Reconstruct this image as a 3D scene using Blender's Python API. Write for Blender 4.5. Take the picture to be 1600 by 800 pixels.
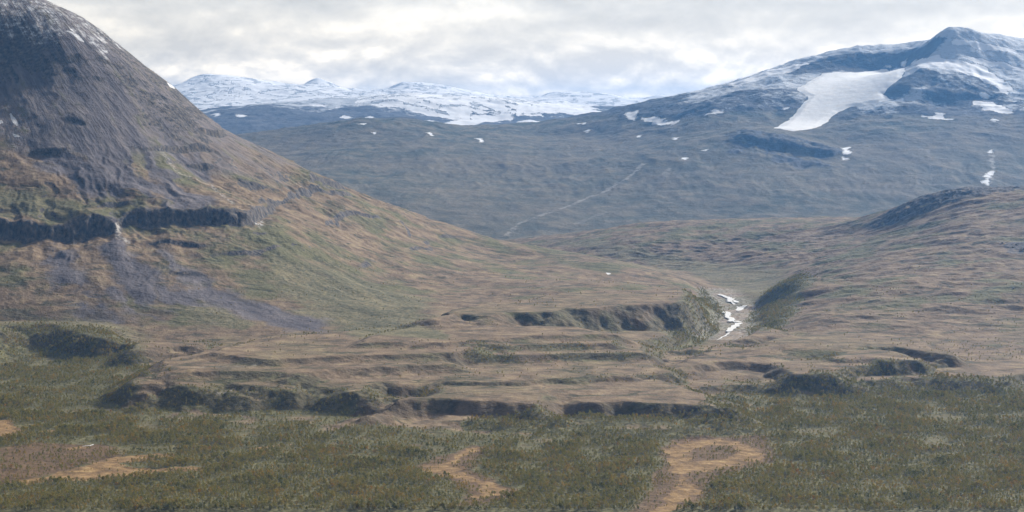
import bpy, math, numpy as np
S = bpy.context.scene
for o in list(bpy.data.objects): bpy.data.objects.remove(o)
R = math.radians
# ------------------------------------------------------------------ camera
F = 2986.0; VH = 190.0; H = 480.0            # focal length in photo pixels, horizon row, eye height over the valley floor
cam = bpy.data.cameras.new('camera'); co = bpy.data.objects.new('camera', cam); S.collection.objects.link(co)
co.location = (0, 0, H); co.rotation_euler = (R(90), 0, 0)
cam.sensor_fit = 'HORIZONTAL'; cam.sensor_width = 36; cam.lens = 36 * F / 1600
cam.shift_y = -(400 - VH) / 1600; cam.clip_start = 1; cam.clip_end = 200000
S.camera = co
S.render.resolution_x = 1024; S.render.resolution_y = 512
S.view_settings.view_transform = 'Standard'; S.view_settings.look = 'None'
S.view_settings.exposure = 0.72; S.view_settings.gamma = 1; S.view_settings.use_curve_mapping = False
# ------------------------------------------------------------------ sky and sun
SUN_EL = R(27); SUN_AZ = R(42)               # azimuth clockwise from +Y (the viewing direction)
w = bpy.data.worlds.new('World'); S.world = w; w.use_nodes = True
HAZE_DENSITY = 2.4e-5
class NT:
    """small helper for writing node trees"""
    def __init__(s, tree): s.t = tree; s.n = tree.nodes; s.l = tree.links
    def new(s, ty, **kw):
        n = s.n.new(ty)
        for k, v in kw.items(): setattr(n, k, v)
        return n
    def put(s, sock, v):
        if v is None: return
        if isinstance(v, bpy.types.NodeSocket): s.l.new(v, sock)
        else: sock.default_value = v
    def math(s, op, a, b=None, c=None, clamp=False):
        n = s.new('ShaderNodeMath', operation=op, use_clamp=clamp)
        for i, v in enumerate((a, b, c)):
            if v is not None: s.put(n.inputs[i], v)
        return n.outputs[0]
    def noise(s, vec, scale, detail=4, rough=0.55, dist=0.0, lac=2.0):
        n = s.new('ShaderNodeTexNoise'); s.put(n.inputs['Vector'], vec)
        n.inputs['Scale'].default_value = scale; n.inputs['Detail'].default_value = detail
        n.inputs['Roughness'].default_value = rough; n.inputs['Distortion'].default_value = dist; n.inputs['Lacunarity'].default_value = lac
        return n.outputs[0]
    def ramp(s, fac, stops, interp='LINEAR'):
        n = s.new('ShaderNodeValToRGB'); s.put(n.inputs[0], fac); cr = n.color_ramp; cr.interpolation = interp
        while len(cr.elements) < len(stops): cr.elements.new(0.5)
        for e, (p, c) in zip(cr.elements, stops):
            e.position = p; e.color = (c[0], c[1], c[2], 1) if not isinstance(c, (int, float)) else (c, c, c, 1)
        return n.outputs[0]
    def step(s, v, a, b):
        n = s.new('ShaderNodeMapRange', interpolation_type='SMOOTHSTEP'); s.put(n.inputs[0], v)
        n.inputs[1].default_value = a; n.inputs[2].default_value = b
        return n.outputs[0]
    def mix(s, fac, a, b, mode='MIX'):
        n = s.new('ShaderNodeMix', data_type='RGBA', blend_type=mode)
        s.put(n.inputs[0], fac)
        for i, v in ((6, a), (7, b)):
            if isinstance(v, tuple): v = (v[0], v[1], v[2], 1)
            s.put(n.inputs[i], v)
        return n.outputs[2]
    def attr(s, name):
        return s.new('ShaderNodeAttribute', attribute_name=name).outputs['Fac']
    def mapping(s, vec, scale=(1, 1, 1), rot=(0, 0, 0), loc=(0, 0, 0)):
        n = s.new('ShaderNodeMapping'); s.put(n.inputs[0], vec)
        n.inputs['Scale'].default_value = scale; n.inputs['Rotation'].default_value = rot; n.inputs['Location'].default_value = loc
        return n.outputs[0]

k = NT(w.node_tree); k.n.clear()
out = k.new('ShaderNodeOutputWorld'); bg = k.new('ShaderNodeBackground'); k.l.new(bg.outputs[0], out.inputs[0])
sky = k.new('ShaderNodeTexSky', sky_type='NISHITA', sun_disc=False, sun_elevation=SUN_EL, sun_rotation=SUN_AZ)
sk = k.mix(1.0, sky.outputs[0], (0.10, 0.10, 0.10), 'MULTIPLY')
tc = k.new('ShaderNodeTexCoord').outputs['Generated']
sep = k.new('ShaderNodeSeparateXYZ'); k.l.new(tc, sep.inputs[0])
el = sep.outputs[2]
warp = k.noise(tc, 9, 3)
cv = k.mapping(tc, (1, 1, 3.2))
wv = k.new('ShaderNodeVectorMath', operation='ADD'); k.l.new(cv, wv.inputs[0])
wc = k.new('ShaderNodeCombineXYZ'); k.l.new(k.math('MULTIPLY', warp, 0.10), wc.inputs[0]); k.l.new(k.math('MULTIPLY', warp, 0.12), wc.inputs[2]); k.l.new(wc.outputs[0], wv.inputs[1])
soft = k.noise(wv.outputs[0], 11, 8, 0.55)
fine = k.noise(k.mapping(tc, (1, 1, 2.0), loc=(3.1, 0, 1.7)), 22, 9, 0.56, 0.15)
streak = k.noise(k.mapping(tc, (1, 1, 7.5), loc=(0.4, 0.2, 5)), 8, 6, 0.5)
def gauss(cx, cz, sx, sz, amp):
    """a cloud bank at direction (cx, cz), in the sky's own direction space"""
    a = k.math('DIVIDE', k.math('SUBTRACT', sep.outputs[0], cx), sx); b = k.math('DIVIDE', k.math('SUBTRACT', sep.outputs[2], cz), sz)
    r2 = k.math('ADD', k.math('MULTIPLY', a, a), k.math('MULTIPLY', b, b))
    return k.math('MULTIPLY', k.math('EXPONENT', k.math('MULTIPLY', r2, -1.0)), amp)
def dirx(u): return (u - 800) / F
def dirz(v): return (VH - v) / F
tot = k.math('ADD', k.math('MULTIPLY', soft, 0.75), k.math('MULTIPLY', streak, 0.35))
tot = k.math('ADD', tot, k.math('MULTIPLY', fine, 0.28))
def puff(dz): return k.noise(k.mapping(tc, (1, 1, 1.9), loc=(6.3, 0, 2.2 + dz)), 19, 10, 0.56, 0.2)
rel = k.math('SUBTRACT', puff(0.0), puff(0.010))
band = k.math('ADD', .35, k.math('MULTIPLY', k.step(el, .055, .02), .65))
tot = k.math('ADD', tot, k.math('MULTIPLY', k.math('MULTIPLY', rel, 2.3), band))
for (u, v, su, sv, a) in CLOUDS if 'CLOUDS' in globals() else [
        (740, 22, 160, 20, .20), (660, 92, 70, 16, .16), (800, 112, 75, 14, .12), (430, 40, 200, 22, .10),
        (330, 92, 90, 26, -.10), (520, 105, 60, 16, -.08), (1000, 118, 110, 22, -.04), (1150, 45, 170, 18, -.10),
        (1350, 15, 250, 22, -.10), (1550, 32, 70, 20, .08), (1080, 72, 200, 12, .07), (600, 130, 200, 14, .02)]:
    tot = k.math('ADD', tot, gauss(dirx(u), dirz(v), su / F, sv / F, a))
cl = k.ramp(tot, [(0.50, (.42, .42, .425)), (0.64, (.50, .50, .50)), (0.76, (.60, .595, .585)), (0.92, (.80, .785, .75))])
cl = k.mix(1.0, cl, k.ramp(k.math('MULTIPLY', el, 6.0), [(0.0, (.85, .71, .50)), (.36, (.43, .395, .345)), (.6, (.33, .305, .275)), (1.0, (.22, .205, .188))]), 'MULTIPLY')
side = k.math('ADD', k.math('MULTIPLY', sep.outputs[0], math.sin(SUN_AZ)), k.math('MULTIPLY', sep.outputs[1], math.cos(SUN_AZ)))   # the clouds round the sun are the bright ones
cl = k.mix(1.0, cl, k.ramp(k.math('ADD', k.math('MULTIPLY', side, .5), .5), [(0.0, (.45, .47, .50)), (.6, (.8, .8, .8)), (.85, (1, 1, 1)), (1.0, (1.02, 1.02, 1.02))]), 'MULTIPLY')
cover = k.mix(0.95, sk, cl)
k.l.new(cover, bg.inputs[0]); bg.inputs[1].default_value = 2.3
w.cycles.sampling_method = 'MANUAL'; w.cycles.sample_map_resolution = 512

sl = bpy.data.lights.new('sun', 'SUN'); so = bpy.data.objects.new('sun', sl); S.collection.objects.link(so)
sl.energy = 5.0; sl.angle = R(4); sl.color = (1, .93, .83)
so.rotation_euler = (R(90) - SUN_EL, 0, math.pi - SUN_AZ)
so.rotation_euler = (-(R(90) - SUN_EL), 0, -SUN_AZ)      # lamp's -Z points away from the sun

# ------------------------------------------------------------------ numeric helpers
rng = np.random.default_rng(7)
def _hash(ix, iy, seed):
    h = (ix.astype(np.int64) * 374761393 + iy.astype(np.int64) * 668265263 + seed * 974634777) & 0xFFFFFFFF
    h = ((h ^ (h >> 13)) * 1274126177) & 0xFFFFFFFF
    h = h ^ (h >> 16)
    return (h & 0xFFFFFF).astype(np.float32) / float(0x1000000)
def perlin(x, y, seed=0):
    ix = np.floor(x); iy = np.floor(y); fx = (x - ix).astype(np.float32); fy = (y - iy).astype(np.float32)
    ux = fx * fx * fx * (fx * (fx * 6 - 15) + 10); uy = fy * fy * fy * (fy * (fy * 6 - 15) + 10)
    def g(dx, dy):
        a = _hash(ix + dx, iy + dy, seed) * (2 * math.pi)
        return np.cos(a) * (fx - dx) + np.sin(a) * (fy - dy)
    a = g(0, 0); b = g(1, 0); c = g(0, 1); d = g(1, 1)
    return ((a * (1 - ux) + b * ux) * (1 - uy) + (c * (1 - ux) + d * ux) * uy) * 1.5
def fbm(x, y, L, octv=5, gain=0.5, seed=0, ridged=False):
    s = 0; a = 1.0; tt = 0
    for o in range(octv):
        n = perlin(x / L + 17.3 * o, y / L - 9.1 * o, seed + o)
        if ridged: n = 1 - 2 * np.abs(n)
        s = s + a * n; tt += a; a *= gain; L = L / 2.03
    return s / tt
def sstep(v, a, b):
    t = np.clip((v - a) / (b - a), 0, 1); return t * t * (3 - 2 * t)
def rbf(P, x, y, smooth=0.0):
    P = np.array(P, float); n = len(P); px = P[:, 0] / 1000; py = P[:, 1] / 1000
    def phi(r2): return np.where(r2 > 0, r2 * np.log(r2 + 1e-12), 0) * .5
    K = phi((px[:, None] - px) ** 2 + (py[:, None] - py) ** 2) + smooth * np.eye(n)
    Q = np.c_[np.ones(n), px, py]; A = np.zeros((n + 3, n + 3)); A[:n, :n] = K; A[:n, n:] = Q; A[n:, :n] = Q.T
    sol = np.linalg.solve(A, np.r_[P[:, 2], 0, 0, 0])
    X = (x / 1000).astype(np.float32); Y = (y / 1000).astype(np.float32)
    z = sol[n] + sol[n + 1] * X + sol[n + 2] * Y
    z = z.astype(np.float32)
    for i in range(n):
        r2 = (X - np.float32(px[i])) ** 2 + (Y - np.float32(py[i])) ** 2 + np.float32(1e-9)
        z += np.float32(sol[i] * .5) * r2 * np.log(r2)
    return z
def P3(u, v, y): return ((u - 800) / F * y, y, H - (v - VH) / F * y)
def plane(u, v, h=0.0):
    """where the sight line meets the level z = h"""
    y = (H - h) * F / (v - VH); return ((u - 800) / F * y, y)
def seg_dist(x, y, pts, closed):
    """distance to a polyline, and inside flag when it is closed"""
    d = np.full(x.shape, 1e12, np.float32); ins = np.zeros(x.shape, bool); n = len(pts)
    for i in range(n if closed else n - 1):
        ax, ay = pts[i]; bx, by = pts[(i + 1) % n]
        dx, dy = bx - ax, by - ay; L2 = dx * dx + dy * dy + 1e-9
        t = np.clip(((x - ax) * dx + (y - ay) * dy) / L2, 0, 1)
        d = np.minimum(d, (x - ax - t * dx) ** 2 + (y - ay - t * dy) ** 2)
        if closed and ay != by:
            c = ((ay > y) != (by > y)) & (x < (bx - ax) * (y - ay) / (by - ay) + ax)
            ins ^= c
    return np.sqrt(d), ins
def sdf(x, y, pts):
    """signed distance to a polygon, positive inside; far away it is just very negative"""
    p = np.array(pts); m = 400
    out = np.full(x.shape, -1e4, np.float32)
    k = (x > p[:, 0].min() - m) & (x < p[:, 0].max() + m) & (y > p[:, 1].min() - m) & (y < p[:, 1].max() + m)
    if k.any():
        d, i = seg_dist(x[k], y[k], pts, True); out[k] = np.where(i, d, -d)
    return out

class Grid:
    def __init__(s, t0, t1, nc, ys):
        s.t = np.linspace(t0, t1, nc); s.y = np.array(ys, float)
        s.X = (s.t[None, :] * s.y[:, None]).astype(np.float64); s.Y = np.repeat(s.y[:, None], nc, 1)
        s.Z = np.zeros_like(s.X)
    def hit(s, u, v):
        """first point of the terrain met by the sight line through photo point (u, v)"""
        t = (u - 800) / F; c = np.clip(np.interp(t, s.t, np.arange(len(s.t))), 0, len(s.t) - 1.001)
        c0 = int(c); z = s.Z[:, c0] * (1 - (c - c0)) + s.Z[:, c0 + 1] * (c - c0)
        vp = VH - (z - H) / s.y * F
        k = np.nonzero(vp <= v)[0]
        if len(k) == 0: i = int(np.argmin(vp)); yy = s.y[i]
        elif k[0] == 0: yy = s.y[0]
        else:
            i = k[0]; f_ = (vp[i - 1] - v) / (vp[i - 1] - vp[i] + 1e-9); yy = s.y[i - 1] + f_ * (s.y[i] - s.y[i - 1])
        return (t * yy, yy)
    def poly(s, uv): return [s.hit(u, v) for u, v in uv]
    def z_at(s, x, y):
        r = np.clip(np.interp(y, s.y, np.arange(len(s.y))), 0, len(s.y) - 1.001)
        c = np.clip(np.interp(x / y, s.t, np.arange(len(s.t))), 0, len(s.t) - 1.001)
        r0 = r.astype(int); c0 = c.astype(int); a = r - r0; b = c - c0; Z = s.Z
        return (Z[r0, c0] * (1 - b) + Z[r0, c0 + 1] * b) * (1 - a) + (Z[r0 + 1, c0] * (1 - b) + Z[r0 + 1, c0 + 1] * b) * a
    def at(s, A, x, y):
        Z = s.Z; s.Z = A; v = s.z_at(x, y); s.Z = Z; return v
def tag(o, label=None, cat=None, group=None, kind=None):
    if label: o['label'] = label
    if cat: o['category'] = cat
    if group: o['group'] = group
    if kind: o['kind'] = kind
    return o
def mesh_obj(name, verts, quads, mat, attrs=None, smooth=True):
    me = bpy.data.meshes.new(name); nv = len(verts); nf = len(quads)
    me.vertices.add(nv); me.vertices.foreach_set('co', np.asarray(verts, np.float32).ravel())
    k_ = quads.shape[1]
    me.loops.add(nf * k_); me.polygons.add(nf)
    me.loops.foreach_set('vertex_index', quads.astype(np.int32).ravel())
    me.polygons.foreach_set('loop_start', np.arange(0, nf * k_, k_, dtype=np.int32))
    me.polygons.foreach_set('loop_total', np.full(nf, k_, np.int32))
    me.update(calc_edges=True)
    me.polygons.foreach_set('use_smooth', np.full(nf, smooth, bool))
    for n_, a in (attrs or {}).items():
        at = me.attributes.new(n_, 'FLOAT', 'POINT'); at.data.foreach_set('value', np.asarray(a, np.float32).ravel())
    me.materials.append(mat)
    o = bpy.data.objects.new(name, me); S.collection.objects.link(o); return o
def grid_obj(name, g, mat, attrs, facemask=None, Z=None):
    nr, nc = g.X.shape; idx = np.arange(nr * nc).reshape(nr, nc)
    q = np.stack([idx[:-1, :-1], idx[:-1, 1:], idx[1:, 1:], idx[1:, :-1]], -1).reshape(-1, 4)
    if facemask is not None: q = q[facemask.ravel()]
    V = np.stack([g.X, g.Y, g.Z if Z is None else Z], -1).reshape(-1, 3)
    used = np.unique(q); remap = np.zeros(nr * nc, np.int64); remap[used] = np.arange(len(used))
    return mesh_obj(name, V[used], remap[q], mat, {n_: a.ravel()[used] for n_, a in attrs.items()})

# ------------------------------------------------------------------ near terrain: valley floor, left mountain, right moor
ys = np.concatenate([np.geomspace(500, 2200, 60, endpoint=False), np.arange(2200, 4400, 5.0), np.arange(4400, 6900, 6.5), np.arange(6900, 8600, 17)])
G = Grid(-0.36, 0.38, 1180, ys)
pts = []
for yy in (500, 1300, 2200, 2800, 3300):
    for t in (-.4, -.2, 0, .2, .4): pts.append((t * yy, yy, 0.0))
for a in [  # foot of the left mountain
        (-250, 560, 3900), (0, 520, 4150), (200, 528, 4100), (400, 520, 4120), (560, 515, 4120), (690, 508, 4150), (850, 505, 4200), (950, 505, 4200), (1040, 500, 4400), (1100, 508, 4480),
        (150, 570, 3760), (400, 560, 3720), (700, 545, 3800), (950, 540, 3860),
        # its face
        (-200, 430, 4450), (0, 440, 4420), (200, 440, 4450), (400, 440, 4550), (600, 440, 4900), (750, 430, 5200), (900, 440, 5200), (1000, 447, 5000), (1060, 456, 4850), (850, 470, 4620), (700, 460, 4750),
        (0, 365, 4700), (200, 358, 4800), (400, 350, 4950), (-250, 350, 4700), (-250, 180, 5300),
        (0, 200, 5260), (200, 200, 5340), (0, 100, 5600), (100, 60, 5680), (150, 130, 5520), (300, 260, 5350), (500, 350, 5350), (650, 380, 5600), (780, 400, 5800),
        # its ridge
        (-300, -190, 6250), (-100, -90, 6150), (0, -35, 6000), (75, 4, 5930), (130, 28, 5880), (185, 72, 5850), (240, 115, 5800), (290, 152, 5850), (340, 195, 5900), (400, 226, 5950), (450, 255, 6000), (520, 290, 6050),
        (600, 325, 6150), (700, 352, 6150), (760, 372, 6100), (820, 383, 6000), (900, 396, 5900), (980, 411, 5750), (1040, 426, 5600), (1080, 441, 5450), (1110, 458, 5250), (1122, 480, 5000),
        # gorge and plateau beyond
        (1150, 473, 5100), (1145, 515, 4420), (1125, 446, 5700), (1184, 482, 4930), (1195, 452, 5500), (1228, 446, 4960), (1250, 440, 5000), (1300, 440, 5000), (1265, 427, 5600),
        (1100, 405, 6400), (1100, 375, 6900), (1000, 378, 6900), (1100, 348, 7300), (1200, 345, 7300), (1300, 343, 7300), (1390, 342, 7300), (1000, 353, 7400), (900, 366, 7500), (840, 374, 7600),
        (1200, 400, 6200), (1300, 400, 6000), (1200, 372, 6800),
        # right moor
        (1500, 590, 3580), (1300, 540, 4080), (1600, 590, 3560), (1600, 500, 4350), (1450, 500, 4350), (1300, 500, 4350), (1230, 520, 4280), (1500, 440, 4850), (1600, 400, 5400), (1450, 400, 5500),
        (1400, 370, 6100), (1390, 352, 6500), (1500, 350, 6000), (1600, 340, 6000), (1425, 324, 6550), (1450, 308, 6600), (1500, 300, 6650), (1560, 297, 6700), (1600, 298, 6700), (1750, 290, 6700), (1950, 280, 6700), (1900, 400, 5200), (1900, 500, 4200)]:
    pts.append(P3(*a))
def PZ(u, y, z): return ((u - 800) / F * y, y, z)
for a in [(1040, 6150, 0), (950, 6600, -2), (850, 7000, -5), (750, 7250, -15), (600, 7400, -25), (400, 7500, -40), (100, 7600, -40), (-200, 7700, -40),
          (0, 6700, 560), (200, 6550, 430), (400, 6500, 190), (600, 6650, 70), (760, 6550, 30), (0, 7250, 250), (-300, 7000, 600), (300, 7000, 80), (900, 6300, 15),
          (800, 8100, -40), (1000, 8100, -10), (1200, 8100, 0), (1400, 8100, 20), (1600, 8100, 40), (1900, 8100, 40), (1500, 7400, 175), (1700, 7400, 190), (1400, 7000, 135),
          (500, 8600, -110), (800, 8600, -110), (1100, 8600, -110), (1400, 8600, -110), (1800, 8600, -110), (0, 8600, -110), (-200, 8600, -110)]:
    pts.append(PZ(*a))
X, Y = G.X, G.Y
B0 = rbf(pts, X, Y, 1e-5).astype(np.float64)
# gorge carries its river on a flat bed
rl = [plane(1120, 452, 2), plane(1128, 464, 0), plane(1150, 478, 0), plane(1152, 492, 0), plane(1142, 503, -1), plane(1146, 520, -1), plane(1110, 545, -2), plane(1060, 560, -2)]
hgt = B0.copy()
# big undulation, growing with height
far = sstep(Y, 3600, 4600)
up = sstep(B0, 15, 140)
hgt += fbm(X, Y, 420, 4, .5, 3) * (4.0 + 3 * far) + fbm(X, Y, 95, 4, .5, 5) * (1.3 + 1.2 * far)
# --- river terraces: outlines of the flat tops, each at its own level
TERR = [  # (level, scarp width, noise, outline in photo coordinates taken at that level)
    (31, 62, 20, [(232, 600), (262, 596), (300, 600), (330, 603), (350, 600), (400, 606), (450, 608), (470, 603), (500, 606), (560, 616), (585, 608), (600, 602), (650, 604), (690, 598), (800, 600), (980, 590), (1040, 585), (1010, 560), (1000, 535), (560, 530), (350, 545), (250, 575)]),
    (26, 55, 12, [(575, 640), (600, 634), (640, 629), (700, 627), (760, 628), (800, 632), (835, 634), (850, 622), (840, 604), (760, 596), (680, 604), (620, 618)]),
    (24, 55, 20, [(835, 628), (880, 624), (905, 626), (930, 630), (980, 627), (1030, 633), (1075, 634), (1112, 637), (1090, 622), (1040, 606), (1000, 596), (900, 596), (840, 600)]),
    (42, 30, 12, [(262, 578), (300, 584), (420, 586), (470, 590), (520, 582), (600, 578), (700, 573), (680, 566), (660, 560), (880, 558), (1000, 555), (990, 530), (600, 525), (350, 545), (262, 566)]),
    (51, 28, 12, [(330, 556), (420, 566), (560, 562), (700, 556), (760, 546), (950, 541), (980, 530), (900, 515), (600, 515), (420, 535)]),
    (59, 26, 12, [(560, 542), (700, 540), (820, 533), (960, 528), (900, 515), (640, 518)]),
    (68, 60, 16, [(675, 506), (720, 497), (760, 499), (790, 494), (850, 493), (880, 488), (930, 487), (1000, 482), (1052, 478), (1085, 470), (1060, 455), (900, 462), (800, 478), (700, 488)]),
    (28, 50, 16, [(1085, 545), (1130, 534), (1200, 531), (1260, 534), (1230, 520), (1190, 510), (1120, 520)]),
    (27, 52, 18, [(1060, 578), (1110, 566), (1190, 570), (1250, 578), (1300, 560), (1200, 545), (1120, 548)]),
    (35, 50, 14, [(1205, 554), (1240, 549), (1290, 547), (1340, 545), (1400, 546), (1480, 556), (1430, 530), (1300, 518), (1220, 532)]),
    (36, 55, 12, [(1320, 562), (1350, 553), (1375, 551), (1410, 556), (1430, 566), (1400, 566), (1350, 562)]),
    (30, 52, 12, [(1225, 575), (1290, 566), (1330, 572), (1300, 586), (1240, 588)]),
    (16, 50, 16, [(1100, 605), (1180, 600), (1260, 590), (1340, 596), (1420, 590), (1520, 598), (1600, 590), (1700, 600), (1700, 560), (1400, 568), (1200, 568), (1100, 580)]),
    (8, 50, 18, [(640, 664), (760, 658), (900, 655), (1080, 668), (1140, 660), (1050, 640), (850, 640), (680, 645)]),
    (26, 40, 12, [(205, 550), (260, 545), (330, 548), (330, 535), (220, 538)]),
    (34, 55, 16, [(-60, 530), (0, 510), (60, 506), (120, 514), (160, 530), (120, 500), (0, 490), (-60, 500)]),
]
edge = np.full(X.shape, -1e4)
wn = fbm(X, Y, 130, 4, .55, 11)
wn2 = fbm(X, Y, 45, 3, .5, 12); wn0 = fbm(X, Y, 380, 3, .5, 13)
for lv, wd, nz, uv in TERR:
    d = sdf(X, Y, [plane(u, v, lv) for u, v in uv]) + wn * nz * 1.6 + wn2 * nz * .7 + wn0 * 45
    lv = lv * 1.14; wd = wd * (1.0 + (.35 * wn0 + .4 * wn if wd > 35 else 0)); kf = sstep(d, -wd * 1.45, 8) ** .85 * .8 + sstep(d, -wd * .6, 4) * .2
    top = lv + fbm(X, Y, 260, 3, .5, 14) * 1.6
    hgt = hgt + np.maximum(top - hgt, 0) * kf
    edge = np.maximum(edge, np.where(top > hgt - 4, -np.abs(d + wd * .5) + wd * .5, -1e4))
# scarp gullies on the long esker face
# hollows cut into the terraces
for (u0, v0, lv, rx, ry, dp) in [(500, 620, 22, 40, 55, 12), (1255, 562, 24, 70, 50, 14), (655, 612, 25, 30, 60, 14), (420, 622, 22, 35, 45, 9), (340, 614, 22, 30, 40, 7), (880, 634, 18, 25, 50, 8), (960, 640, 18, 20, 40, 6), (1160, 590, 20, 40, 40, 8)]:
    cx, cy = plane(u0, v0, lv); q = ((X - cx) / rx) ** 2 + ((Y - cy) / ry) ** 2
    hgt -= dp * np.exp(-q) * sstep(hgt, 0, 10)
# --- left mountain: gullies running down, cliff band, crags
lm = sstep(X, 700, 300) if False else (1 - sstep(X + (Y - 4200) * .35, 250, 800)) * sstep(Y, 4050, 4500) * (Y < 9000)
SX, SY = -1850.0, 6350.0  # gullies fan out from the summit
q_ = np.hypot(X - SX, Y - SY)
wx = fbm(X, Y, 420, 5, .55, 21) * 150
s_ = np.arctan2(Y - SY, X - SX) * 1500
gul = fbm(s_ + wx, q_ * .16, 150, 6, .62, 22, True)
rough = fbm(s_ + wx, q_ * .6, 190, 6, .6, 24, True)
hi = sstep(B0, 60, 260)
tall = 1 - .7 * sstep(B0, 260, 480)
hgt += lm * hi * (gul * 13 * tall + rough * 8 * tall + fbm(X, Y, 240, 6, .58, 26, True) * 6)
hgt += (1 - hi) * sstep(B0, 20, 70) * lm * gul * 6.5
hgt -= lm * 9 * sstep(B0, 300, 480)
# cliff band
cb = (365 + 0 * X)
U = 800 + F * G.t[None, :] + 0 * Y
zc = np.interp(G.X[:, :] / G.Y, [(u - 800) / F for u in (-300, 0, 100, 180, 200, 300, 400, 430, 470, 520)], [212, 205, 197, 200, 222, 222, 224, 238, 262, 278])
zc = zc + fbm(X, Y, 160, 5, .6, 31) * 16
dz = B0 - zc
A = 17 * (1 - sstep(X / Y, (395 - 800) / F, (440 - 800) / F)) + 5 * (1 - sstep(X / Y, (500 - 800) / F, (540 - 800) / F))
A = A * (.85 + .75 * fbm(X, Y, 110, 4, .55, 33)) * (1 - .5 * np.exp(-(((X / Y) * F + 800 - 183) / 12) ** 2))
col = fbm(X * 1.0, Y * .25, 26, 3, .6, 35)
hgt += lm * A * np.tanh((dz + col * 5) / 4.0) * np.exp(-np.abs(dz) / 62)
ledge = np.zeros_like(X)
for zz, amp, sd in ((330, 11, 41), (400, 11, 43), (150, 5, 45), (285, 12, 47), (250, 7, 141), (470, 10, 143), (110, 5, 149), (190, 5, 151)):
    dd = B0 - zz - fbm(X, Y, 420, 4, .5, sd) * 60
    mk = sstep(fbm(X, Y, 330, 3, .5, sd + 1), .0, .25)
    hgt += lm * mk * amp * np.tanh(dd / 3.5) * np.exp(-np.abs(dd) / 20); ledge = np.maximum(ledge, mk * np.exp(-(dd / (amp * .8)) ** 2))
# --- right moor and plateau: long low ribs
rm = sstep(X / Y, (1090 - 800) / F, (1200 - 800) / F) * sstep(B0, 6, 40) + sstep(Y, 6200, 6600)
rm = np.clip(rm, 0, 1) * (1 - lm * sstep(B0, 90, 150))
rib = fbm(X * .42 + Y * .25, Y, 95, 4, .5, 51, True); rib = np.where(rib > .15, rib * 1.6, rib)
hgt += rm * (rib * 6.0 + fbm(X, Y, 260, 4, .5, 52) * 8)
pl_ = sstep(Y, 5700, 6300) * sstep(X / Y, (900 - 800) / F, (1010 - 800) / F)
str_ = fbm((X + Y) * .7, (Y - X) * .22, 60, 3, .5, 54, True)
hgt += pl_ * (1 - sstep(B0, 40, 100)) * str_ * 6
# rocky knoll on the right skyline
kx, ky, _ = P3(1490, 300, 6600)
kn = np.exp(-(((X - kx) / 260) ** 2 + ((Y - ky + 40) / 130) ** 2) ** 1.5)
hgt += kn * (fbm(X, Y, 60, 4, .6, 61, True) * 13 + 1)
# esker face gullies
hgt += sstep(hgt, 30, 44) * (1 - sstep(hgt, 58, 64)) * (Y > 3950) * (Y < 4300) * fbm(X, Y * .3, 38, 3, .5, 63, True) * 3.0 * (X > -250) * (X < 420)
# river bed
dr, _i = seg_dist(X, Y, rl, False)
hgt = hgt + (np.minimum(hgt, -0.5) - hgt) * (1 - sstep(dr, 38, 95)) * (Y > 3500)
# stream beds and the broad dry channel at the bottom are slightly sunken
G.Z = hgt
# ---- cover maps on the near terrain
gx, gy = np.gradient(hgt)[::-1]
dxx = np.gradient(X, axis=1); dyy = np.gradient(Y, axis=0)
sy = gy / dyy; sx = gx / dxx - 0
slope = np.sqrt(sx ** 2 + (sy - sx * X / Y) ** 2)
def region(uv, width=25.0, wob=20.0, seed=70, L=120, g=G):
    d = sdf(g.X, g.Y, g.poly(uv)) + fbm(g.X, g.Y, L, 4, .55, seed) * wob
    return sstep(d, -width, width)
def line(uv, w_, g=G):
    d, _ = seg_dist(g.X, g.Y, g.poly(uv), False); return 1 - sstep(d, w_ * .4, w_)
bog = np.zeros_like(X)
for uv, wob in [([(10, 752), (70, 745), (95, 735), (150, 722), (190, 712), (270, 706), (290, 712), (200, 724), (215, 730), (320, 728), (330, 733), (250, 742), (120, 752), (40, 756)], 16),
            ([(-40, 660), (20, 655), (40, 668), (30, 685), (-40, 690)], 12), ([(50, 672), (90, 670), (85, 680), (50, 680)], 10), ([(95, 700), (150, 694), (140, 702), (100, 706)], 8),
            ([(375, 702), (440, 692), (470, 694), (400, 703)], 8),
            ([(655, 728), (690, 722), (730, 700), (760, 696), (735, 712), (720, 735), (790, 760), (800, 770), (760, 782), (725, 778), (745, 762), (700, 745), (665, 740)], 12),
            ([(1035, 700), (1060, 690), (1110, 684), (1160, 687), (1205, 710), (1180, 722), (1120, 735), (1080, 742), (1085, 752), (1110, 765), (1060, 790), (1040, 820), (1000, 820), (1045, 770), (1050, 745), (1030, 722)], 12),
            ([(470, 785), (520, 778), (500, 790)], 8)]:
    d = sdf(X, Y, G.poly(uv)) + wn * wob * 1.5 + wn2 * wob * 1.0 + fbm(X, Y, 18, 2, .5, 133) * 14 - 7
    bog = np.maximum(bog, sstep(d, -9, 9))
isl = sdf(X, Y, G.poly([(1078, 706), (1100, 697), (1140, 697), (1152, 706), (1140, 716), (1085, 721)])) + wn2 * 10
bog *= 1 - sstep(isl, -8, 8)
redbog = region([(0, 700), (60, 690), (160, 694), (200, 715), (90, 740), (0, 755), (-40, 740)], 30, 40, 72)
redbog = np.maximum(redbog, region([(1040, 684), (1200, 678), (1215, 720), (1120, 745), (1100, 790), (980, 810), (1030, 730)], 20, 15, 73))
redbog = np.maximum(redbog, region([(640, 730), (740, 695), (770, 700), (740, 735), (810, 765), (760, 790), (700, 790), (740, 765)], 20, 15, 74))
flat_top = sstep(hgt, 9, 13) * (1 - sstep(slope, .12, .22)) * (Y < 4500)
uu = 800 + F * X / Y
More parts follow.
